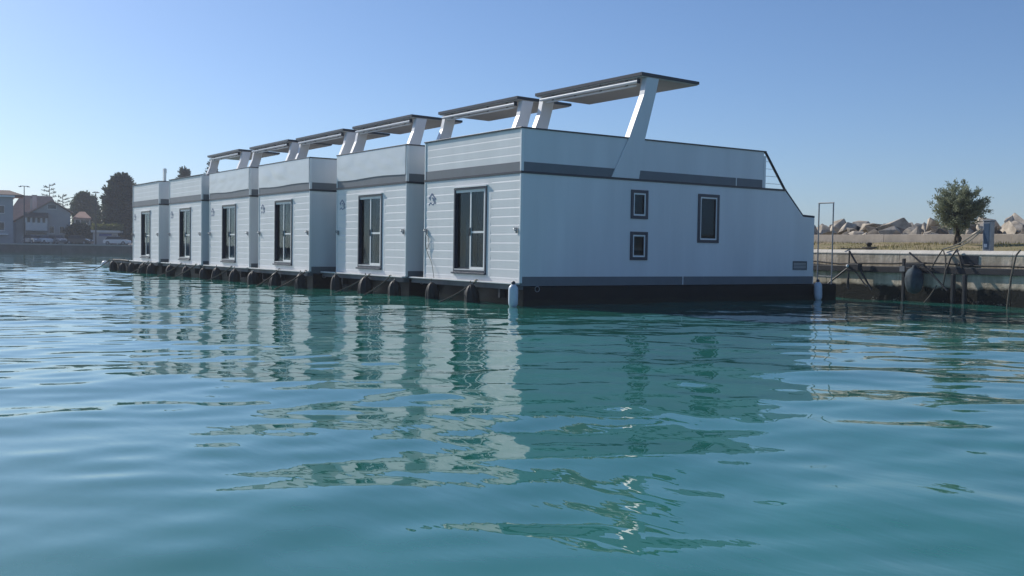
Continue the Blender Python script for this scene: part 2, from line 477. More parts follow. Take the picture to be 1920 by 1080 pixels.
    for w_, (x0, x1, z0, z1) in enumerate(WINS):
        wo = P('wo%d' % w_, 'window', lambda: frame_mb('y', 0, -.03, .06, x0, x1, z0, z1, .085), FRAME, rw)
        P('wi%d' % w_, 'window_frame', lambda: frame_mb('y', 0, -.018, .05, x0+.0852, x1-.0852, z0+.0852, z1-.0852, .042), TRIM, wo)
        P('wd%d' % w_, 'window_bead', lambda: frame_mb('y', 0, -.010, .045, x0+.1274, x1-.1274, z0+.1274, z1-.1274, .022), DARK, wo)
        P('wp%d' % w_, 'pane', lambda: MB().box(x0+.15, x1-.15, .012, .018, z0+.15, z1-.15), GLASS, wo)
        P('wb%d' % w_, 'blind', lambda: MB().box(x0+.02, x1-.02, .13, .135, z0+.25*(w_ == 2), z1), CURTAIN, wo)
    v = P('vent', 'vent_grille', lambda: frame_mb('y', 0, -.014, -.001, 10.36, 11.02, .945, 1.225, .03), BEAM, rw)
    for q in range(5):
        P('vs%d' % q, 'slat', lambda: MB().box(10.392, 10.988, -.012, -.002, .985+q*.045, 1.012+q*.045), BEAM, v)
    # interior shell
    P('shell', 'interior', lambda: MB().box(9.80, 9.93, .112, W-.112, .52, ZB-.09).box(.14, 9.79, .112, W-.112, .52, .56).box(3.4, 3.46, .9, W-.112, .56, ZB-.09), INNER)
    P('deck', 'roof_deck', lambda: MB().box(.132, 9.93, .112, W-.112, ZB-.085, ZB-.01), BEAM)
    # parapet
    pp = P('par', 'parapet', lambda: MB().box(.021, .11, .0, W, ZB+.056, ZT-.036).box(.111, 8.93, .0, .09, ZB+.056, ZT-.036)
           .box(.111, 8.93, W-.09, W, ZB+.056, ZT-.036), PANEL)
    zz = [3.67, 3.875, 4.085, 4.30, ZT-.037]
    for k in range(4):
        P('pb%d' % k, 'board', lambda: board_mb(.046, W-.046, zz[k], zz[k+1], .005), WHITE, pp)
    P('pline', 'trim_line', lambda: MB().box(-.032, .12, -.030, W+.03, ZB+.001, ZB+.055).box(.1205, 9.95, -.030, .1, ZB+.001, ZB+.055)
      .box(.1205, 9.95, W-.1, W+.03, ZB+.001, ZB+.055), DARK, pp)
    P('pband', 'grey_band', lambda: MB().box(-.012, .0205, .046, W-.046, ZB+.057, 3.668), BAND, pp)
    P('pband1', 'grey_band', lambda: MB().box(.062, 7.735, -.010, -.0005, ZB+.057, 3.668), BAND, pp)
    P('pband2', 'grey_band', lambda: MB().box(7.77, 8.88, -.010, -.0005, ZB+.057, 3.668), BAND, pp)
    P('pbandj', 'joint_strip', lambda: MB().box(7.736, 7.769, -.014, -.0005, ZB+.057, 3.668), TRIM, pp)
    P('cap', 'parapet_cap', lambda: MB().box(-.045, .13, -.03, W+.03, ZT-.035, ZT, bev=.004).box(.131, 9.02, -.03, .11, ZT-.035, ZT)
      .box(.131, 9.02, W-.11, W+.03, ZT-.035, ZT), DARK, pp)
    if i in (1, 2, 3):
        obj('protective_film', film_mb(20+i, 3.66, ZT-.03), FILM, pp)
    for y0 in (-.004, W-.088):
        P('spost%g' % y0, 'stern_post', lambda: MB().box(8.94, 9.03, y0, y0+.092, ZB+.057, ZT-.15), TRIM, pp)
        hr = P('hrail%g' % y0, 'stern_handrail', lambda: MB().tube([(8.98, y0+.045, ZT-.03), (9.06, y0+.045, ZT-.05), (9.95, y0+.045, ZB+.05), (10.80, y0+.045, 2.655), (11.36, y0+.045, 2.63)], .040, 6, smooth=False), DARK)
        for q in range(4):
            zq = ZB+.20+q*.22; xe = 9.06+(ZT-.05-zq)/(ZT-.05-ZB-.05)*.89
            P('cab%g%d' % (y0, q), 'rail_cable', lambda: MB().tube([(9.0, y0+.045, zq), (xe, y0+.045, zq)], .006, 5), STEEL, hr)
    # canopy on two leaning pylons
    poly = [(2.93, ZB+.057), (3.90, ZB+.057), (4.086, 4.517), (4.454, 5.80), (4.56, 6.225), (4.12, 6.225), (4.024, 5.75), (3.507, 4.502)]
    for y0 in (-.045, W-.155):
        P('pyl%g' % y0, 'pylon', lambda: MB().prism(poly, 'y', y0, y0+.20), PANEL)
    cn = P('can', 'canopy', lambda: MB().prism([(3.91, 6.262), (6.10, 6.232), (6.10, 6.312), (3.91, 6.352)], 'y', -.06, 4.93), DARK)
    P('canl', 'canopy_lining', lambda: MB().prism([(3.95, 6.235), (6.07, 6.206), (6.07, 6.2315), (3.95, 6.2605)], 'y', -.02, 4.89), UNDER, cn)
    aw = P('awn', 'awning_tube', lambda: MB().tube([(4.00, .17, 6.135), (4.00, W-.17, 6.135)], .052, 12), TRIM, cn)
    P('awb', 'awning_bar', lambda: MB().box(4.06, 4.11, .35, W-.35, 6.02, 6.065), LEDGE, aw)
    for q in (.75, 1.9, 3.1, 4.2):
        P('awk%g' % q, 'bracket', lambda: MB().box(4.045, 4.10, q-.03, q+.03, 6.066, 6.234), BEAM, aw)
    P('awe', 'awning_end', lambda: MB().box(3.94, 4.06, .156, .169, 6.07, 6.21), DARK, aw)
    # cleats and emblem
    for y0 in (.15, 4.77):
        P('clt%g' % y0, 'cleat', lambda: MB().box(-.05, -.015, y0-.025, y0+.025, 1.85, 2.0).tube([(-.05, y0-.05, 1.9), (-.10, y0-.03, 1.93), (-.10, y0+.03, 1.97), (-.05, y0+.05, 1.99)], .016, 6), STEEL, fw)
    P('emb', 'emblem', emblem_mb, LOGO, fw)
    if i == 5:
        obj('roof_post', MB().box(.25, .36, .10, .30, ZT, ZT+.62).box(.22, .36, .02, .10, ZT+.40, ZT+.58), TRIM, h)
    return h
for i in range(6): make_house(i)

# low black pontoon past the last house
pt = empty('mooring_pontoon', (OX[5]-.1, YS[5]+W+.3, 0))
tag(pt, 'low black floating pontoon past the far end of the houseboat row', 'pontoon')
obj('float', MB().box(.05, 9.0, .05, 3.6, -.5, .42, bev=.03), HULL, pt)
obj('deck', MB().box(0, 9.05, 0, 3.65, .425, .52, bev=.015), BEAM, pt)
obj('edge_rail', MB().tube([(-.02, .1, .56), (-.03, 1.8, .585), (-.02, 3.6, .56)], .05, 8), CHAIN, pt)

# hose on the nearest house
pts = []
for k in range(18):
    t = k/17
    pts.append((-.05-.02*math.sin(t*9), 4.72-.38*t+.12*math.sin(t*5.2), 1.86-1.27*t+.04*math.sin(t*11)))
tag(obj('water_hose', MB().tube(pts, .008, 6).tube([(-.05, 4.68-.10*math.sin(a), 1.62+.2*math.cos(a)) for a in np.linspace(0, 5.6, 16)], .007, 6), ROPE),
    'thin hose hanging from the cleat left of the nearest glass door', 'hose')

# fenders
def fender_mb(seed, rad=.215, top=.50):
    rng = random.Random(seed)
    prof = [(rad*.55, -.35), (rad*.92, -.15), (rad, .02), (rad*.98, .15), (rad*.88, .28), (rad*.68, .39), (rad*.42, .46), (rad*.16, top)]
    prof = [(r*(1+rng.uniform(-.05, .05)), z) for r, z in prof]
    return MB().lathe(prof, n=42, fold=.075, folds=8)
FX = [(0, 1.83, 'under the glass door of the nearest houseboat'), (0, 3.96, 'at the left front corner of the nearest houseboat'),
      (1, 5.95, 'at the right front corner of the second nearest houseboat'), (1, 7.91, 'under the glass door of the second nearest houseboat'),
      (1, 10.06, 'at the left front corner of the second nearest houseboat'),
      (2, 11.95, 'at the right front corner of the third nearest houseboat'), (2, 14.40, 'under the glass door of the third nearest houseboat'),
      (2, 16.60, 'at the left front corner of the third nearest houseboat'),
      (3, 18.63, 'under the right front of the fourth nearest houseboat'), (3, 20.79, 'under the left front of the fourth nearest houseboat'),
      (3, 22.45, 'below the gap beside the fourth nearest houseboat'),
      (4, 24.52, 'under the right front of the fifth nearest houseboat'), (4, 27.0, 'under the left front of the fifth nearest houseboat'),
      (5, 29.6, 'at the right front corner of the farthest houseboat'), (5, 31.3, 'under the glass door of the farthest houseboat'),
      (5, 33.3, 'at the left front corner of the farthest houseboat'), (5, 35.4, 'on the low pontoon next to the farthest houseboat'),
      (5, 37.3, 'at the far tip of the low pontoon')]
for k, (hi, y, where) in enumerate(FX):
    f = empty('black_fender', (OX[hi]-.27, y, 0), random.uniform(0, 6))
    f.scale = (random.uniform(.88, 1.14),)*2+(random.uniform(.86, 1.06),); f.rotation_euler = (random.uniform(-.09, .09), random.uniform(-.09, .09), f.rotation_euler.z)
    tag(f, 'black fender '+where, 'fender', 'black fenders along the houseboat fronts')
    cobj('fen%d' % (k % 5), 'bulb', lambda: fender_mb(k % 5), RUBBER, f)
    cobj('fenr', 'lanyard', lambda: MB().tube([(0, 0, .46), (.02, 0, .52), (.02, .01, .60)], .014, 6), ROPE, f)
    cobj('fene', 'eye', lambda: MB().tube([(.035*math.cos(a), 0, .50+.035*math.sin(a)) for a in np.linspace(0, 6.283, 10)], .012, 5), STEEL, f)
def white_fender(x, y, z0, lab, tilt=0):
    f = empty('white_fender', (x, y, z0)); f.rotation_euler = (0, tilt, 0)
    tag(f, lab, 'fender', 'white fenders at the corners of the nearest houseboat')
    cobj('wf', 'bulb', lambda: MB().lathe([(.03, -.06), (.09, -.03), (.12, .04), (.125, .15), (.125, .40), (.115, .46), (.07, .52), (.03, .54)], n=20), VINYL, f)
    cobj('wfe', 'end_cap', lambda: MB().lathe([(.03, .535), (.055, .55), (.05, .60), (.02, .62)], n=14), FRAME, f)
white_fender(-.16, .06, .02, 'white cylindrical fender at the corner between the nearest front and side wall')
white_fender(11.45, -.14, .04, 'white cylindrical fender at the stern end of the long side wall', -.06)
fl = tag(obj('mooring_float', MB().lathe([(.02, -.22), (.16, -.16), (.22, 0), (.16, .16), (.02, .22)], c=(OX[5]-.55, 38.0, .30), n=16), TRIM),
         'round white float hanging at the far end of the low pontoon', 'float')

# mooring lines running from the fronts down into the water
LINES = [(0, (-.10, 1.90, .57), (-1.15, 2.35, -.06), 'from the nearest glass door ledge'),
         (1, (-.26, 7.95, .56), (-1.25, 8.75, -.06), 'from under the second nearest glass door'),
         (1, (-.26, 6.55, .56), (-1.1, 6.85, -.06), 'from the right front of the second nearest houseboat'),
         (2, (-.70, 12.0, .57), (-2.3, 11.2, -.06), 'from the third nearest right front corner'),
         (2, (-.70, 14.45, .57), (-1.9, 13.9, -.06), 'from under the third nearest glass door'),
         (3, (-.78, 19.4, .57), (-1.9, 19.6, -.06), 'from the fourth nearest houseboat'),
         (4, (-.93, 23.6, .57), (-2.2, 23.3, -.06), 'from the right front of the fifth nearest houseboat'),
         (4, (-.93, 25.8, .57), (-2.3, 25.4, -.06), 'from the left front of the fifth nearest houseboat'),
         (5, (-1.08, 30.8, .57), (-2.2, 30.5, -.06), 'from the farthest houseboat'),
         (5, (-1.3, 37.9, .55), (-2.4, 37.4, -.06), 'from the tip of the low pontoon')]
for hi, a, b, lab in LINES:
    a, b = Vector(a), Vector(b)
    pts = [a.lerp(b, k/8)-Vector((0, 0, .05*math.sin(math.pi*k/8))) for k in range(9)]
    o = empty('mooring_line', (0, 0, 0))
    tag(o, 'grey mooring line slanting into the water '+lab, 'rope', 'mooring lines of the houseboats')
    obj('line', MB().tube(pts, .024, 6), ROPE, o)
    obj('knot', MB().lathe([(.01, -.05), (.05, -.03), (.06, .01), (.04, .05), (.01, .06)], c=a, n=9, fold=.15, folds=3), ROPEB, o)

# ladder frame on the stern deck
ld = tag(empty('ladder_frame', (12.0, .08, .5)), 'tall thin steel ladder frame standing at the stern of the nearest houseboat', 'ladder')
for yy in (-.28, .28): obj('stile', MB().tube([(0, yy, 0), (0, yy, 2.6)], .022, 8), STEEL, ld)
obj('top_bar', MB().tube([(0, -.30, 2.6), (0, .30, 2.6)], .022, 8), STEEL, ld)
for zz in (.25, .95, 1.5): obj('rung', MB().tube([(0, -.27, zz), (0, .27, zz)], .012, 8), STEEL, ld) if zz < .5 else None

# ------------------------------------------------------------------ quay on the right
def algae_concrete():
    M = mat('quay_concrete', (0.36, 0.34, 0.30), 0.85, 0.2, bump=0.5, bscale=9)
    nt = M.node_tree; N = nt.nodes; L = nt.links; b = N['Principled BSDF']
    geo = N.new('ShaderNodeNewGeometry')
    def noise(s, sc=(1, 1, 1), det=6):
        mp = N.new('ShaderNodeMapping'); mp.inputs['Scale'].default_value = sc
        L.new(geo.outputs['Position'], mp.inputs['Vector'])
        n = N.new('ShaderNodeTexNoise'); n.inputs['Scale'].default_value = s; n.inputs['Detail'].default_value = det
        n.inputs['Roughness'].default_value = .65
        L.new(mp.outputs['Vector'], n.inputs['Vector']); return n
    def ramp(a, ca, b_, cb):
        r = N.new('ShaderNodeValToRGB'); e = r.color_ramp.elements
        e[0].position = a; e[0].color = (*ca, 1); e[1].position = b_; e[1].color = (*cb, 1); return r
    n1 = noise(1.7); r1 = ramp(.3, (.46, .40, .31), .7, (.80, .71, .58)); L.new(n1.outputs[0], r1.inputs[0])
    n2 = noise(2.4, (1, 1, .10)); r2 = ramp(.42, (.42, .40, .36), .60, (1, 1, 1)); L.new(n2.outputs[0], r2.inputs[0])
    m1 = N.new('ShaderNodeMix'); m1.data_type = 'RGBA'; m1.blend_type = 'MULTIPLY'; m1.inputs[0].default_value = .6
    L.new(r1.outputs[0], m1.inputs[6]); L.new(r2.outputs[0], m1.inputs[7])
    sx = N.new('ShaderNodeSeparateXYZ'); L.new(geo.outputs['Position'], sx.inputs[0])
    n3 = noise(2.2); ad = N.new('ShaderNodeMath'); ad.operation = 'MULTIPLY_ADD'
    L.new(n3.outputs[0], ad.inputs[0]); ad.inputs[1].default_value = -.30; L.new(sx.outputs['Z'], ad.inputs[2])
    r3 = ramp(.30, (1, 1, 1), .40, (0, 0, 0)); L.new(ad.outputs[0], r3.inputs[0])
    m2 = N.new('ShaderNodeMix'); m2.data_type = 'RGBA'
    L.new(r3.outputs[0], m2.inputs[0]); L.new(m1.outputs[2], m2.inputs[6]); m2.inputs[7].default_value = (.012, .014, .012, 1)
    # pale speckled patches just above the water
    n4 = noise(1.1, (1, 1, .4)); n5 = noise(14)
    a2 = N.new('ShaderNodeMath'); a2.operation = 'MULTIPLY'; L.new(n4.outputs[0], a2.inputs[0]); L.new(n5.outputs[0], a2.inputs[1])
    r4 = ramp(.30, (0, 0, 0), .36, (1, 1, 1)); L.new(a2.outputs[0], r4.inputs[0])
    r5 = ramp(.10, (1, 1, 1), .16, (0, 0, 0)); L.new(sx.outputs['Z'], r5.inputs[0])
    a3 = N.new('ShaderNodeMath'); a3.operation = 'MULTIPLY'; L.new(r4.outputs[0], a3.inputs[0]); L.new(r5.outputs[0], a3.inputs[1])
    m3 = N.new('ShaderNodeMix'); m3.data_type = 'RGBA'
    L.new(a3.outputs[0], m3.inputs[0]); L.new(m2.outputs[2], m3.inputs[6]); m3.inputs[7].default_value = (.30, .29, .24, 1)
    L.new(m3.outputs[2], b.inputs['Base Color'])
    return M
QUAYC = algae_concrete()
COPE = mat('coping_concrete', (0.74, 0.70, 0.62), 0.8, 0.2, var=.25, vscale=2.2, bump=.3, bscale=14)
WALLC = mat('low_wall_concrete', (0.64, 0.56, 0.47), 0.85, 0.2, var=.3, vscale=1.4, bump=.3, bscale=7)
SOIL = mat('dry_soil', (0.40, 0.31, 0.20), 0.95, 0.1, col2=(0.20, 0.19, 0.08), vscale=1.3, bump=.5, bscale=8)
GRASS = mat('dry_grass', (0.22, 0.21, 0.07), 0.8, 0.2, col2=(0.34, 0.28, 0.13), vscale=1.0)
QX = 14.0
qw = tag(empty('quay_wall', (QX, 0, 0)), 'stained concrete quay wall with a black tide band behind the houseboat sterns', 'quay')
yy = -38.0; k = 0
while yy < 52:
    w = 3.3+.5*math.sin(k*2.1)
    obj('block', MB().box(random.uniform(0, .018), 1.2, yy+.008, yy+w-.008, -.8, 1.495), QUAYC, qw)
    c = MB().prism([(-.012, 1.497), (1.0, 1.497), (1.0, 1.632), (.085, 1.628), (-.012, 1.525)], 'y', yy+.004, yy+w-.004)
    obj('coping_stone', c, COPE, qw)
    yy += w; k += 1
k = 0; yy = -38.0
while yy < 52:
    obj('rubbing_beam', MB().box(-.10, -.003, yy, yy+4.45, .90+.01*math.sin(k*3), 1.10+.01*math.sin(k*3), bev=.015), DSTEEL, qw)
    yy += 4.5; k += 1
obj('pipe', MB().tube([(-.06, -38+q*1.0, 1.19+.035*math.sin(q*1.1)+.02*math.sin(q*2.7)) for q in range(90)], .030, 6), CHAIN, qw)
for yb_, hh in ((-3.68, 1.9), (-3.30, 1.9)):
    obj('timber_pile', MB().box(-.30, -.165, yb_-.045, yb_+.045, -.7, .90, bev=.015), DSTEEL, qw)
obj('drain_recess', MB().box(-.02, .03, -3.95, -3.36, 1.14, 1.47), DARK, qw)

# terrace behind the quay edge
tr = MB(); xs = [QX+.95, QX+2.0, QX+4.0, QX+5.9]; zs = [1.612, 1.68, 1.82, 1.95]
rngt = np.random.RandomState(5); ysg = np.linspace(-38, 52, 120); vs = []; fs = []
for a, x in enumerate(xs):
    for y in ysg: vs.append((x, y, zs[a]+(rngt.uniform(-.03, .04) if a else 0)))
n = len(ysg)
for a in range(3):
    for b in range(n-1): fs.append((a*n+b, a*n+b+1, (a+1)*n+b+1, (a+1)*n+b))
vs2 = [(x, y, 0) for x in (QX+1.2, QX+30) for y in (-38, 52)]
tr.add(vs, fs, True)
tag(obj('grass_bank', tr, SOIL), kind='structure')
tag(obj('breakwater_core', MB().prism([(QX+1.21, -1), (QX+26, -1), (QX+15, 1.7), (QX+1.21, 1.55)], 'y', -38, 52), SOIL), kind='structure')
gb = MB(); rg = random.Random(3)
for q in range(9000):
    y = rg.uniform(-12, 16); t = rg.random()
    x = QX+1.1+4.7*t; z = 1.615+.34*t
    if math.sin(y*.9)+math.sin(y*2.3+1)+math.sin(x*1.7) < -1.0: continue
    hgt = rg.uniform(.03, .11)*(1+.6*math.sin(y*.8+2)); a = rg.uniform(0, 6.28); w = .012
    dx, dy = math.cos(a)*w, math.sin(a)*w; lx, ly = rg.uniform(-.05, .05), rg.uniform(-.05, .05)
    gb.add([(x-dx, y-dy, z-.02), (x+dx, y+dy, z-.02), (x+lx, y+ly, z+hgt)], [(0, 1, 2)])
tag(obj('grass', gb, GRASS), 'patchy dry grass on the bank behind the quay edge', 'grass', kind='stuff')
lw = tag(empty('low_wall', (QX+6.0, 0, 0)), 'low pale concrete wall between the grass bank and the boulders', 'wall')
yy = -38; k = 0
while yy < 52:
    obj('wall_panel', MB().box(.01*math.sin(k*1.9), .30, yy+.006, yy+5.2-.006, 1.3, 2.28+.015*math.sin(k*2.7), bev=.012), WALLC, lw)
    yy += 5.2; k += 1

# boulders of the breakwater
ROCK = mat('limestone', (0.66, 0.58, 0.47), 0.9, 0.15, col2=(0.24, 0.205, 0.165), vscale=2.6, bump=.8, bscale=5)
ROCKD = mat('dark_limestone', (0.22, 0.195, 0.165), 0.9, 0.15, col2=(0.07, 0.062, 0.055), vscale=1.7, bump=.8, bscale=5)
def rock_mesh(seed):
    rng = random.Random(seed)
    bm = bmesh.new()
    sx_, sy_, sz_ = rng.uniform(.8, 1.15), rng.uniform(.9, 1.4), rng.uniform(.65, .95)
    for _ in range(11):
        v = Vector((rng.gauss(0, 1), rng.gauss(0, 1), rng.gauss(0, 1))).normalized()*rng.uniform(.75, 1.0)
        bm.verts.new((v.x*sx_, v.y*sy_, v.z*sz_))
    r = bmesh.ops.convex_hull(bm, input=bm.verts)
    bmesh.ops.delete(bm, geom=[e for e in r['geom_interior'] if isinstance(e, bmesh.types.BMVert)], context='VERTS')
    bmesh.ops.bevel(bm, geom=bm.edges[:], offset=.025, segments=1, affect='EDGES')
    bmesh.ops.recalc_face_normals(bm, faces=bm.faces)
    me = bpy.data.meshes.new('boulder'); bm.to_mesh(me); bm.free()
    return me
RM = [rock_mesh(s) for s in range(12)]
for k_, me in enumerate(RM): me.materials.append(ROCKD if k_ in (2, 6, 9) else ROCK)
bw = tag(empty('rock_breakwater', (QX+8.5, 0, 1.5)), 'breakwater of heaped pale boulders rising behind the low concrete wall', 'breakwater')
rb = random.Random(21)
def boulder(x, y, z, s, k=None):
    o = bpy.data.objects.new('boulder', RM[rb.randrange(12) if k is None else k])
    COL.objects.link(o); o.parent = bw
    o.location = (x-QX-8.5, y, z-1.5); s *= .88; o.scale = (s, s*rb.uniform(.8, 1.35), s*rb.uniform(.7, 1.05))
    o.rotation_euler = (rb.uniform(-1.2, 1.2), rb.uniform(-1.2, 1.2), rb.uniform(0, 6.28))
for x0, xr, z0, zr, s0, s1, k1, k2 in ((7.0, .3, 1.95, .12, .34, .52, .9, 1.2), (7.5, .4, 2.22, .15, .34, .58, .95, 1.35), (8.4, .4, 2.32, .15, .42, .66, .9, 1.2),
                                       (9.1, .5, 2.52, .2, .40, .70, 1.0, 1.5), (10.2, .5, 2.35, .15, .55, .8, .9, 1.2), (10.9, .6, 2.62, .25, .45, .78, 1.2, 1.9)):
    y = -13.0
    while y < 17:
        s = rb.uniform(s0, s1)*(1.15 if y < 1.2 and z0 > 2.3 else 1)
        boulder(QX+x0+rb.uniform(0, xr), y, z0+rb.uniform(-zr, zr), s); y += s*rb.uniform(k1, k2)

# olive tree
def leaf_crown(rng, centre, shoots, leaf, lw_, nper, rad, up=0.3):
    """shoots: list of (start, end); leaves spread along each shoot"""
    mb = MB()
    for a, b in shoots:
        d = (b-a)
        for q in range(nper):
            t = rng.random()**.8
            p = a+d*t+Vector((rng.gauss(0, rad), rng.gauss(0, rad), rng.gauss(0, rad)))
            dr = (d.normalized()*.8+Vector((rng.gauss(0, .6), rng.gauss(0, .6), rng.gauss(up, .5)))).normalized()
            sd_ = dr.cross(Vector((rng.gauss(0, 1), rng.gauss(0, 1), rng.gauss(0, 1))))
            if sd_.length < .05: continue
            sd_.normalize(); l = leaf*rng.uniform(.6, 1.3); w = lw_*rng.uniform(.7, 1.2)
            mb.add([p, p+dr*l*.5+sd_*w, p+dr*l, p+dr*l*.5-sd_*w], [(0, 1, 2, 3)])
    return mb
def leaf_mat(name, c1, c2):
    M = mat(name, c1, .55, .4, col2=c2, vscale=2.5)
    N = M.node_tree.nodes; L = M.node_tree.links; b = N['Principled BSDF']
    t = N.new('ShaderNodeBsdfTranslucent'); mx = N.new('ShaderNodeMixShader'); mx.inputs[0].default_value = .35
    L.new(b.inputs['Base Color'].links[0].from_socket, t.inputs['Color'])
    L.new(b.outputs[0], mx.inputs[1]); L.new(t.outputs[0], mx.inputs[2]); L.new(mx.outputs[0], N['Material Output'].inputs['Surface'])
    return M
OLIVE = leaf_mat('olive_leaf', (0.34, 0.37, 0.25), (0.12, 0.15, 0.085))
PINE = leaf_mat('conifer_needles', (0.060, 0.085, 0.055), (0.030, 0.045, 0.032))  # needles lightened to stand in for haze veiling the far trees
BROAD = leaf_mat('broad_leaf', (0.065, 0.095, 0.035), (0.03, 0.05, 0.02))
HEDGE = leaf_mat('hedge_leaf', (0.20, 0.21, 0.05), (0.10, 0.12, 0.03))
BARK = mat('grey_bark', (0.10, 0.085, 0.07), .9, .1, var=.4, vscale=12, bump=.6, bscale=30)
def olive(base, hgt=2.25):
    rng = random.Random(5)
    t = tag(empty('olive_tree', base), 'small rounded olive tree standing on the grass bank in front of the low wall', 'tree')
    tk = MB()
    tk.tube([(0, 0, -.1), (.02, .01, .3), (-.02, .03, .62), (.02, 0, .85)], .1, 9, rs=[.13, .10, .085, .09])
    tk.tube([(-.02, .16, -.1), (0, .12, .3), (.01, .06, .65)], .05, 7, rs=[.06, .055, .05])
    shoots = []
    c = Vector((0, 0, 1.36))
    for q in range(34):
        v = Vector((rng.gauss(0, 1), rng.gauss(0, 1), rng.gauss(.12, .8))).normalized()
        e = Vector((v.x*.64, v.y*.70, v.z*.72))*rng.uniform(.55, 1.0)+c
        s = Vector((rng.uniform(-.03, .03), rng.uniform(-.03, .03), .62))
        mid = s.lerp(e, .5)+Vector((0, 0, .08))
        tk.tube([s, mid, e], .02, 5, rs=[.035, .02, .007])
        for w in range(8):
            b0 = mid.lerp(e, rng.uniform(.05, 1))
            dv = (Vector((rng.gauss(0, 1), rng.gauss(0, 1), rng.gauss(.5, .8)))+v*1.0).normalized()*rng.uniform(.22, .50)
            shoots.append((b0, b0+dv))
    for q in range(26):            # water shoots poking out
        v = Vector((rng.gauss(0, 1), rng.gauss(0, 1), rng.gauss(.7, .6))).normalized()
        s = Vector((v.x*.58, v.y*.62, v.z*.58))+c
        shoots.append((s, s+(v+Vector((0, 0, .3))).normalized()*rng.uniform(.25, .42)))
    obj('trunk', tk, BARK, t)
    obj('crown', leaf_crown(rng, c, shoots, .095, .016, 78, .045), OLIVE, t)
olive((QX+4.2, -0.70, 1.80))

# power pedestal
pd = tag(empty('power_pedestal', (QX+.55, -3.92, 1.62)), 'slim blue power pedestal on the quay edge beside the olive tree', 'pedestal')
BLUE = mat('pedestal_blue', (0.07, 0.12, 0.19), .35, .5, var=.25, vscale=4)
obj('body', MB().box(-.12, .12, -.12, .12, 0, .90, bev=.02), STEEL, pd)
obj('face_plate', MB().box(-.132, -.121, -.085, .085, .06, .84, bev=.004), BLUE, pd)
obj('cap', MB().box(-.135, .135, -.132, .132, .901, .945, bev=.012), STEEL, pd)
obj('socket', MB().box(-.15, -.133, -.04, .05, .12, .22, bev=.005), VINYL, pd)
def sag(a, b, s, n=12, jit=0, seed=0):
    a, b = Vector(a), Vector(b); rng = random.Random(seed)
    return [a.lerp(b, k/n)+Vector((0, 0, -s*math.sin(math.pi*k/n)))+Vector((rng.uniform(-jit, jit),)*3) for k in range(n+1)]
tag(obj('power_cable', MB().tube(sag((QX+.42, -3.76, 2.30), (QX-.02, -2.75, 1.66), .10), .022, 6).tube(sag((QX+.42, -3.76, 2.22), (QX-.02, -3.0, 1.66), .10), .020, 6), ROPEB),
    'pale cables sloping from the blue pedestal down to the quay edge', 'cable')
# bollard
bo = tag(empty('bollard', (QX+.45, .22, 1.62)), 'small iron mooring bollard on the quay edge with rope around it', 'bollard')
obj('post', MB().lathe([(.13, -.01), (.12, .03), (.07, .06), (.065, .15), (.09, .18), (.11, .21), (.08, .25), (.02, .26)], n=16), CHAIN, bo)
obj('rope_coil', MB().tube([((.12+.01*k/6)*math.cos(k*.6), (.14+.03*k/6)*math.sin(k*.6), .04+.012*k/6) for k in range(30)], .02, 6), ROPE, bo)
tag(obj('loose_rope', MB().tube([(QX+.3, .35, 1.66), (QX+.1, .7, 1.65), (QX-.02, 1.0, 1.66)], .022, 6), ROPE), 'rope lying on the coping left of the bollard', 'rope')

# steel gangway support and other gear on the quay face
gs = tag(empty('gangway_bracket', (QX-.30, .34, 0)), 'dark steel triangular bracket fixed to the quay left of the hanging buoy', 'bracket')
def strut(par, a, b, r=.035, m=DSTEEL): return obj('strut', MB().tube([a, b], r, 6), m, par)
strut(gs, (0, .10, 1.58), (0, -.82, .30), .032); strut(gs, (0, .10, 1.58), (.05, .13, .30), .022)
strut(gs, (-.05, .05, 1.05), (-.15, .90, .40), .030); strut(gs, (-.05, -.10, 1.0), (-.12, -.70, .42), .022, DSTEEL)
strut(gs, (-.04, .05, 1.0), (-.08, .10, .35), .03)
obj('hinge', MB().box(-.10, .12, -.35, .12, .92, 1.16, bev=.02), DSTEEL, gs)
obj('bolt', MB().lathe([(.01, -.05), (.045, -.03), (.045, .03), (.01, .05)], c=(-.13, .06, 1.08), n=10), TRIM, gs)
bu = tag(empty('hanging_buoy', (QX-.30, -2.02, 0)), 'big grey blue buoy hanging on the quay wall beside a dark post', 'buoy')
BUOY = mat('faded_blue_buoy', (0.085, 0.12, 0.145), .75, .2, col2=(.025, .035, .045), vscale=3)
obj('ball', MB().lathe([(.05, -.46), (.18, -.40), (.26, -.2), (.28, 0), (.25, .18), (.18, .30), (.08, .36), (.06, .42), (.03, .44)], c=(0, 0, .72), n=30, fold=.05, folds=5), BUOY, bu)
obj('post', MB().box(.02, .10, .38, .47, -.6, 1.36, bev=.012), DSTEEL, bu)
obj('arm', MB().box(.02, .11, -.30, .359, 1.12, 1.22, bev=.01), DSTEEL, bu)
obj('clamp', MB().box(-.03, .019, .34, .52, .95, 1.12), STEEL, bu)
tag(obj('slanting_spar', MB().tube([(QX-.2, -1.75, 1.55), (QX-.22, -2.3, 1.15), (QX-.3, -3.15, .40)], .028, 6), DSTEEL), 'thin dark spar slanting down the quay right of the hanging buoy', 'spar')
tag(obj('rope_loop', MB().tube([(QX-.25, -2.55, 1.05), (QX-.15, -2.72, 1.45), (QX-.06, -2.82, 1.66), (QX-.17, -2.98, 1.40), (QX-.25, -3.05, 1.02), (QX-.28, -2.98, .40)], .026, 6), ROPE),
    'rope looped over the quay edge just left of the dark drain', 'rope')
tag(obj('rope_loop', MB().tube([(QX-.25, -3.08, 1.05), (QX-.16, -3.15, 1.40), (QX-.06, -3.28, 1.66), (QX-.17, -3.45, 1.40), (QX-.25, -3.58, 1.10)], .03, 6), CHAIN),
    'dark rope looped over the quay edge in front of the drain', 'rope')
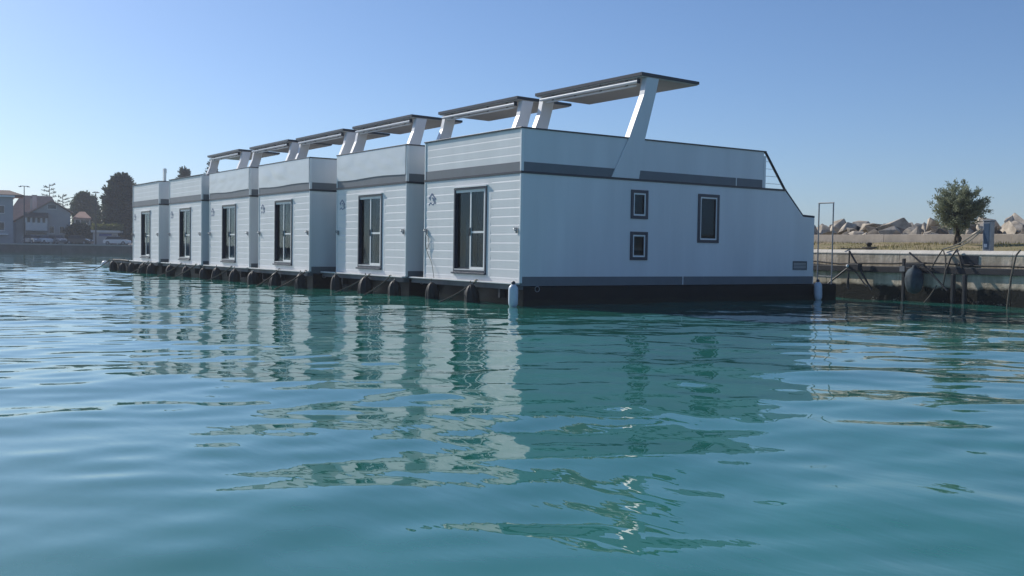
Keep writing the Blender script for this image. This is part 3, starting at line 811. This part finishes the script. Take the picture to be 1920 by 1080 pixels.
tag(obj('trailing_rope', MB().tube([(QX-.30, -2.8, .55), (QX-.55, -2.72, .2), (QX-.8, -2.62, -.08)], .018, 6), ROPE), 'thin rope trailing from the quay into the water below the loop', 'rope')
tag(obj('hanging_rope', MB().tube([(QX-.05, -5.25, 1.66), (QX-.18, -5.2, 1.5), (QX-.25, -5.12, .9), (QX-.34, -5.1, .3), (QX-.4, -5.1, -.1)], .026, 6), ROPE),
    'rope hanging straight down the quay into the water at the right edge', 'rope')

# ------------------------------------------------------------------ far shore on the left
RZ = YAW-math.pi/2            # local x = to the right in view, local y = away
def fempty(name, px, depth, z, face=True):
    return empty(name, far(px, depth, z), RZ-(math.atan((px-960)/F_PX) if face else 0))
CT = 0.908           # sight lines to the far shore run about 25 degrees off the view axis
FQ = mat('far_quay_stone', (0.16, 0.155, 0.14), .9, .1, var=.4, vscale=.8)
KERB = mat('far_kerb', (0.42, 0.41, 0.39), .8, .2, var=.2, vscale=.5)
PAVE = mat('far_pavement', (0.20, 0.19, 0.18), .9, .1, var=.2, vscale=.4)
fq = tag(fempty('far_quay', 0, 166, 0, False), 'low dark stone quay across the water at the left', 'quay')
for k in range(14):
    x0 = -60+k*10
    obj('stone_face', MB().box(x0+.02, x0+9.98, 0, 3, -.6, 1.20), FQ, fq)
    obj('kerb_stone', MB().box(x0+.01, x0+9.99, -.06, .6, 1.202, 1.42), KERB, fq)
gr = fempty('far_shore', 0, 166, 0, False); gr['kind'] = 'structure'
obj('ground', MB().prism([(.601, -1), (260, -1), (260, 4.0), (60, 2.2), (40, 1.40), (.601, 1.38)], 'x', -160, 190), PAVE, gr)

FW1 = mat('far_wall_grey', (0.50, 0.47, 0.44), .9, .1, var=.15, vscale=.6)
FW2 = mat('far_wall_pale', (0.70, 0.66, 0.62), .9, .1, var=.15, vscale=.6)
FW3 = mat('far_wall_cool', (0.42, 0.42, 0.43), .9, .1, var=.15, vscale=.6)
TILE = mat('roof_tile', (0.58, 0.36, 0.27), .85, .15, var=.3, vscale=1.0, bump=.4, bscale=6)
TILEB = mat('roof_tile_brown', (0.22, 0.16, 0.13), .85, .15, var=.3, vscale=1.0)
DGLASS = mat('far_dark_glass', (0.02, 0.025, 0.03), .1, .5)
SIGN = mat('shop_fascia', (0.10, 0.12, 0.26), .6, .3)

def far_window(par, x, z, w, h, y):
    f = obj('window', frame_mb('y', 0, y-.06, y-.002, x-w/2, x+w/2, z, z+h, .09), FW2, par)
    obj('pane', MB().box(x-w/2+.09, x+w/2-.09, y-.03, y-.02, z+.09, z+h-.09), DGLASS, f)
    obj('sill', MB().box(x-w/2-.08, x+w/2+.08, y-.14, y-.061, z-.09, z-.001), FW2, f)
# gabled house
D = 182.0; S = D/F_PX*CT
hb = fempty('gabled_house', 82, D, 1.38)
tag(hb, 'grey gabled house with a columned loggia on the far shore', 'house')
zg = lambda py, px=82, d=D: farz(px, py, d)-1.38
xw0, xw1, xa = (30-82)*S, (132-82)*S, (96-82)*S
ze0, ze1, za = zg(414), zg(396), zg(375)
obj('wall', MB().prism([(xw0, -.1), (xw1, -.1), (xw1, ze1-.15), (xa, za-.25), (xw0, ze0-.15)], 'y', 0, 11), FW1, hb)
rf = MB()
def slope(mb, xa_, za_, xb_, zb_, y0, y1, th=.22):
    mb.prism([(xa_, za_), (xb_, zb_), (xb_, zb_+th), (xa_, za_+th)], 'y', y0, y1)
slope(rf, xw0-.5, ze0-.32, xa, za-.2, -.6, 11.5); slope(rf, xa+.001, za-.2, xw1+.5, ze1-.28, -.6, 11.5)
roof = obj('roof', rf, TILE, hb)
obj('chimney', MB().box(xw0+2.6, xw0+3.3, 5, 5.7, ze0, za+.9).box(xw0+2.5, xw0+3.4, 4.9, 5.8, za+.901, za+1.05), FW2, roof)
far_window(hb, xa+.1, zg(392), 1.5, .9, 0)
for k in range(3): far_window(hb, xw0+5.8+k*1.7, zg(438), .9, 1.4, 0)
lg = obj('loggia', MB().box((48-82)*S, (88-82)*S, -1.8, -.02, zg(433), zg(418)), FW2, hb)
obj('loggia_roof', MB().prism([(-2.2, zg(406)), (-.02, zg(399)), (-.02, zg(402)), (-2.2, zg(409))], 'x', (46-82)*S, (90-82)*S), TILEB, lg)
obj('loggia_shade', MB().box((48-82)*S, (88-82)*S, -.4, -.03, zg(418), zg(408)), DGLASS, lg)
for k in range(5): obj('column', MB().box((49+k*9.3-82)*S-.18, (49+k*9.3-82)*S+.18, -1.75, -1.4, zg(418), zg(407.5)), FW2, lg)
obj('ground_floor_opening', MB().box((48-82)*S, (87-82)*S, -.10, -.002, 0, zg(437)), DGLASS, hb)
# hipped house behind it
D2 = 198.0; S2 = D2/F_PX*CT
h2 = fempty('hipped_house', 75, D2, 1.6)
tag(h2, 'house with a salmon hipped tile roof rising behind the gabled house', 'house')
z2 = lambda py: farz(75, py, D2)-1.6
a0, a1 = (6-75)*S2, (128-75)*S2
obj('wall', MB().box(a0+.6, a1-.6, .6, 12, -.3, z2(415)), FW1, h2)
def hip(mb, x0, x1, y0, y1, z0, z1, inset):
    yc = (y0+y1)/2
    mb.add([(x0, y0, z0), (x1, y0, z0), (x1, y1, z0), (x0, y1, z0), (x0+inset, yc, z1), (x1-inset, yc, z1),
            (x0, y0, z0-.2), (x1, y0, z0-.2), (x1, y1, z0-.2), (x0, y1, z0-.2)],
           [(0, 1, 5, 4), (1, 2, 5), (2, 3, 4, 5), (3, 0, 4), (0, 6, 7, 1), (1, 7, 8, 2), (2, 8, 9, 3), (3, 9, 6, 0), (9, 8, 7, 6)])
    return mb
r2 = obj('roof', hip(MB(), a0, a1, 0, 12.6, z2(416), z2(365), 3.0), TILE, h2)
obj('chimney', MB().box((56-75)*S2, (61-75)*S2, 3.0, 3.6, z2(400), z2(372)), FW1, r2)
# flat roofed building at the left edge
D3 = 176.0; S3 = D3/F_PX*CT
h3 = fempty('terraced_building', 0, D3, 1.38)
tag(h3, 'tall grey building with a white eave at the left edge of the far shore', 'house')
z3 = lambda py: farz(0, py, D3)-1.38
obj('wall', MB().box(-9, 24*S3, .5, 10, -.1, z3(369)).box(24*S3+.001, 44*S3, 3.5, 10, -.1, z3(415)), FW3, h3)
obj('eave', MB().box(-9.4, 27*S3, -.1, 10.3, z3(369)+.001, z3(366)), TRIM, h3)
obj('roof', hip(MB(), -9.3, 44*S3, .2, 10.2, z3(365)+.05, z3(354), 2.2), TILEB, h3)
for k in range(3):
    far_window(h3, -5.0+k*2.6, z3(400), 1.0, 1.4, .5)
    far_window(h3, -5.0+k*2.6, z3(432), 1.0, 1.5, .5)
obj('balcony', MB().box(-6, 15*S3, -.5, .499, z3(440), z3(438)), TRIM, h3)
# small pale house by the trees
D4 = 205.0; S4 = D4/F_PX*CT
h4 = fempty('cottage', 153, D4, 1.7)
tag(h4, 'small pale cottage with a red roof between the gabled house and the tall conifers', 'house')
z4 = lambda py: farz(153, py, D4)-1.7
obj('wall', MB().box(-15*S4, 16*S4, .5, 7, -.5, z4(409)), FW2, h4)
obj('roof', hip(MB(), -17*S4, 18*S4, 0, 7.5, z4(408.5), z4(396), 1.2), TILE, h4)
for x in (-8, 2, 10): far_window(h4, x*S4, z4(421), .9, 1.0, .5)
# shed with fascia
D5 = 178.0; S5 = D5/F_PX*CT
h5 = fempty('shed', 199, D5, 1.38)
tag(h5, 'low flat roofed shed with a blue fascia below the tall conifers', 'shed')
z5 = lambda py: farz(199, py, D5)-1.38
obj('wall', MB().box(-26*S5, 22*S5, .3, 5, -.1, z5(436)), FW1, h5)
obj('flat_roof', MB().box(-30*S5, 26*S5, -.2, 5.2, z5(436)+.001, z5(432)), FW2, h5)
obj('fascia_sign', MB().box(-14*S5, 10*S5, .22, .298, z5(443), z5(438)), SIGN, h5)
obj('opening', MB().box(8*S5, 20*S5, .25, .296, 0, z5(441)), DGLASS, h5)

# trees of the far shore
def blob_tree(name, px, depth, z0, w, h, label, mtl, seed, cone=0.0, trunk=.25, n=900, leaf=.55, ragged=.25):
    rng = random.Random(seed)
    t = tag(fempty(name, px, depth, z0), label, 'tree')
    tk = MB().tube([(0, 0, -.5), (.1, 0, h*.3), (0, 0, h*.72)], .2, 8, rs=[h*.022, h*.016, h*.006])
    shoots = []
    base = h*trunk
    for q in range(n):
        zt_ = rng.random()
        prof = (math.sin(math.pi*min(1, zt_*.93+.07))**.6)*(1-cone)+cone*(1-zt_)
        lob = 1+ragged*math.sin(3*zt_*6.28+seed)*math.sin(2.0*q+seed)
        a = rng.uniform(0, 6.28); rr = w/2*prof*math.sqrt(rng.uniform(.15, 1))*lob
        p = Vector((math.cos(a)*rr, math.sin(a)*rr, base+(h-base)*zt_))
        dv = Vector((math.cos(a)*.7, math.sin(a)*.7, rng.uniform(-.1, .6)))*rng.uniform(.3, .9)
        shoots.append((p, p+dv))
        if q % 40 == 0: tk.tube([(0, 0, max(.3, p.z-rr*.5)), p], .05, 5, rs=[h*.006, .02])
    obj('trunk', tk, BARK, t)
    obj('crown', leaf_crown(rng, None, shoots, leaf, leaf*.28, 9, .22), mtl, t)
T = lambda px, py, d, z0: farz(px, py, d)-z0
blob_tree('conifer_tree', 226, 188, 1.4, 6.2, T(226, 331, 188, 1.4), 'tall broad dark conifer beside the far end of the houseboats', PINE, 3, .15, .05, 1300, .7)
blob_tree('conifer_tree', 205, 194, 1.4, 3.6, T(205, 392, 194, 1.4), 'second dark conifer at the left flank of the tallest one', PINE, 8, .1, .05, 800, .65)
blob_tree('conifer_tree', 250, 192, 1.4, 5.0, T(250, 352, 192, 1.4), 'dark conifer half hidden behind the farthest houseboat', PINE, 13, .1, .05, 800, .65)
blob_tree('broadleaf_tree', 155, 225, 1.9, 4.0, T(155, 364, 225, 1.9), 'round greyish tree behind the small cottage', BROAD, 5, 0, .3, 600, .6)
blob_tree('broadleaf_tree', 170, 232, 1.9, 3.0, T(170, 372, 232, 1.9), 'smaller tree right of the round one behind the cottage', BROAD, 6, .1, .3, 400, .6)
blob_tree('round_bush', 150, 184, 1.4, 4.4, T(150, 424, 184, 1.4), 'dark domed bush in front of the cottage', PINE, 17, 0, 0, 500, .5)
blob_tree('cypress_tree', 345, 215, 1.6, 2.6, T(345, 321, 215, 1.6), 'tree top just showing above the fifth houseboat parapet', PINE, 23, .3, .1, 500, .7, .5)
blob_tree('cypress_tree', 396, 215, 1.6, 1.5, T(396, 309, 215, 1.6), 'narrow cypress tip beside the farthest canopy', PINE, 29, .1, .1, 500, .6)
hd = tag(fempty('hedge', 200, 181, 1.38), 'yellow green hedge on top of the shed at the far shore', 'hedge')
rngh = random.Random(4); sh = []
for q in range(260):
    p = Vector((rngh.uniform(-24, 26)*.094, rngh.uniform(-.8, .8), T(200, 431, 181, 1.38)+rngh.uniform(-.3, .6))); sh.append((p, p+Vector((rngh.uniform(-.3, .3), 0, .3))))
obj('foliage', leaf_crown(rngh, None, sh, .3, .09, 9, .12), HEDGE, hd)
obj('planter', MB().box(-2.6, 2.6, -.7, .7, T(200, 433, 181, 1.38)-.3, T(200, 431.5, 181, 1.38)-.15), FW2, hd)
# bare branching tree tops above the roof
def bare_tree(px, depth, py, lab, seed):
    rng = random.Random(seed); z0 = 1.6; h = T(px, py, depth, z0)
    t = tag(fempty('bare_tree', px, depth, z0), lab, 'tree')
    obj('trunk', MB().tube([(0, 0, -.3), (.05, 0, h*.6), (0, 0, h)], .1, 7, rs=[.16, .11, .05]), BARK, t)
    br = MB(); shoots = []
    for k in range(9):
        z = h*(.70+.30*k/9); a = rng.uniform(-.4, .4)+(k % 2)*math.pi; l = rng.uniform(.9, 2.0)*(1.2-k/12)
        e = Vector((math.cos(a)*l, math.sin(a)*l, z+rng.uniform(.1, .5)))
        br.tube([(0, 0, z), Vector((0, 0, z)).lerp(e, .5)+Vector((0, 0, -.1)), e], .04, 5, rs=[.06, .04, .02]); shoots.append((Vector((0, 0, z)), e))
    lm = obj('limbs', br, BARK, t)
    obj('crown', leaf_crown(rng, None, shoots, .35, .06, 40, .08), PINE, t)
bare_tree(92, 212, 345, 'sparse conifer with tiered branches above the salmon roof ridge', 2)
bare_tree(117, 214, 366, 'short sparse tree with a sideways branch right of the roof ridge', 9)

# masts
def mast(px, depth, py, lab, arms):
    z0 = 1.40; h = T(px, py, depth, z0)
    o = tag(fempty('lamp_mast', px, depth, z0), lab, 'lamp post')
    obj('pole', MB().tube([(0, 0, 0), (0, 0, h)], .1, 8, rs=[.11, .06]), DSTEEL, o)
    obj('cross_arm', MB().box(-arms, arms, -.05, .05, h, h+.10), DSTEEL, o)
    for s in (-1, 1): obj('lamp_head', MB().box(s*arms-.22, s*arms+.22, -.15, .15, h-.10, h-.002, bev=.02), DSTEEL, o)
mast(45, 170, 350, 'thin dark lamp mast with a cross arm in front of the gabled house', .65)
mast(179, 170, 361, 'thin dark lamp mast left of the tall conifers', .35)

# cars on the far quay
def car_parts(key, paint, root):
    P = lambda k, n, fn, m, p=root: cobj('car_'+k, n, fn, m, p)
    prof = [(-2.05, .28), (-2.1, .62), (-1.95, .86), (-1.05, .93), (1.35, .95), (2.0, .80), (2.1, .55), (2.05, .28)]
    body = MB().prism(prof, 'y', -.86, .86)
    b = link('body', CACHE.setdefault('car_body_'+key, body.mesh('body')), paint, root)
    cab = MB().add([(-1.75, -.80, .90), (1.05, -.80, .93), (1.05, .80, .93), (-1.75, .80, .90), (-1.35, -.62, 1.43), (.25, -.62, 1.47), (.25, .62, 1.47), (-1.35, .62, 1.43)],
                   [(0, 1, 2, 3), (4, 7, 6, 5), (0, 4, 5, 1), (1, 5, 6, 2), (2, 6, 7, 3), (3, 7, 4, 0)])
    CACHE.setdefault('car_cab', cab.mesh('windows'))
    link('windows', CACHE['car_cab'], DGLASS, root)
    rfm = MB().box(-1.38, .28, -.64, .64, 1.44, 1.49, bev=.02)
    link('roof', CACHE.setdefault('car_roof_'+key, rfm.mesh('roof')), paint, root)
    for x in (-1.3, 1.3):
        for y in (-.80, .80):
            w = P('wheel', 'wheel', lambda: MB().tube([(0, -.1, 0), (0, .1, 0)], .32, 16), RUBBER); w.location = (x, y, .32)
            r_ = P('rim', 'rim', lambda: MB().tube([(0, -.105, 0), (0, .105, 0)], .19, 12), STEEL, w)
    for y in (-.6, .6):
        l_ = P('lampf', 'headlight', lambda: MB().box(2.03, 2.09, -.16, .16, .62, .76), TRIM, b); l_.location = (0, y, 0)
CARW = mat('car_white', (.72, .72, .72), .2, .6); CARS = mat('car_silver', (.45, .47, .5), .18, .6, metal=.5)
CARD = mat('car_dark', (.03, .035, .045), .15, .6); CARR = mat('car_grey', (.2, .21, .22), .18, .6, metal=.3)
for px, dep, rz, key, pm, lab in (
        (61, 171, -62, 's', CARS, 'silver car at the left end of the parked row on the far quay'),
        (83, 171, -58, 'w', CARW, 'white car in the middle of the parked row on the far quay'),
        (106, 171, -60, 'r', CARR, 'grey car at the right end of the parked row on the far quay'),
        (148, 171, -28, 'd', CARD, 'dark car parked in front of the domed bush on the far quay'),
        (219, 171.5, -20, 'w', CARW, 'white car beside the shed, next to the far end of the houseboats')):
    c = fempty('parked_car', px, dep, 1.385); c.rotation_euler = (0, 0, c.rotation_euler.z+R(rz))
    tag(c, lab, 'car', 'cars parked on the far quay'); car_parts(key, pm, c)

# ------------------------------------------------------------------ haze
hz = MB().box(-480, 450, -490, 440, -3, 24)
HZ = bpy.data.materials.new('haze'); HZ.use_nodes = True
nt = HZ.node_tree; nt.nodes.remove(nt.nodes['Principled BSDF'])
pv = nt.nodes.new('ShaderNodeVolumePrincipled')
pv.inputs['Color'].default_value = (0.90, 0.94, 1.0, 1)
pv.inputs['Density'].default_value = 0.00078
pv.inputs['Anisotropy'].default_value = 0.0
nt.links.new(pv.outputs['Volume'], nt.nodes['Material Output'].inputs['Volume'])
ho = obj('haze', hz, HZ); tag(ho, 'pale sea haze over the whole bay', 'haze', kind='stuff')
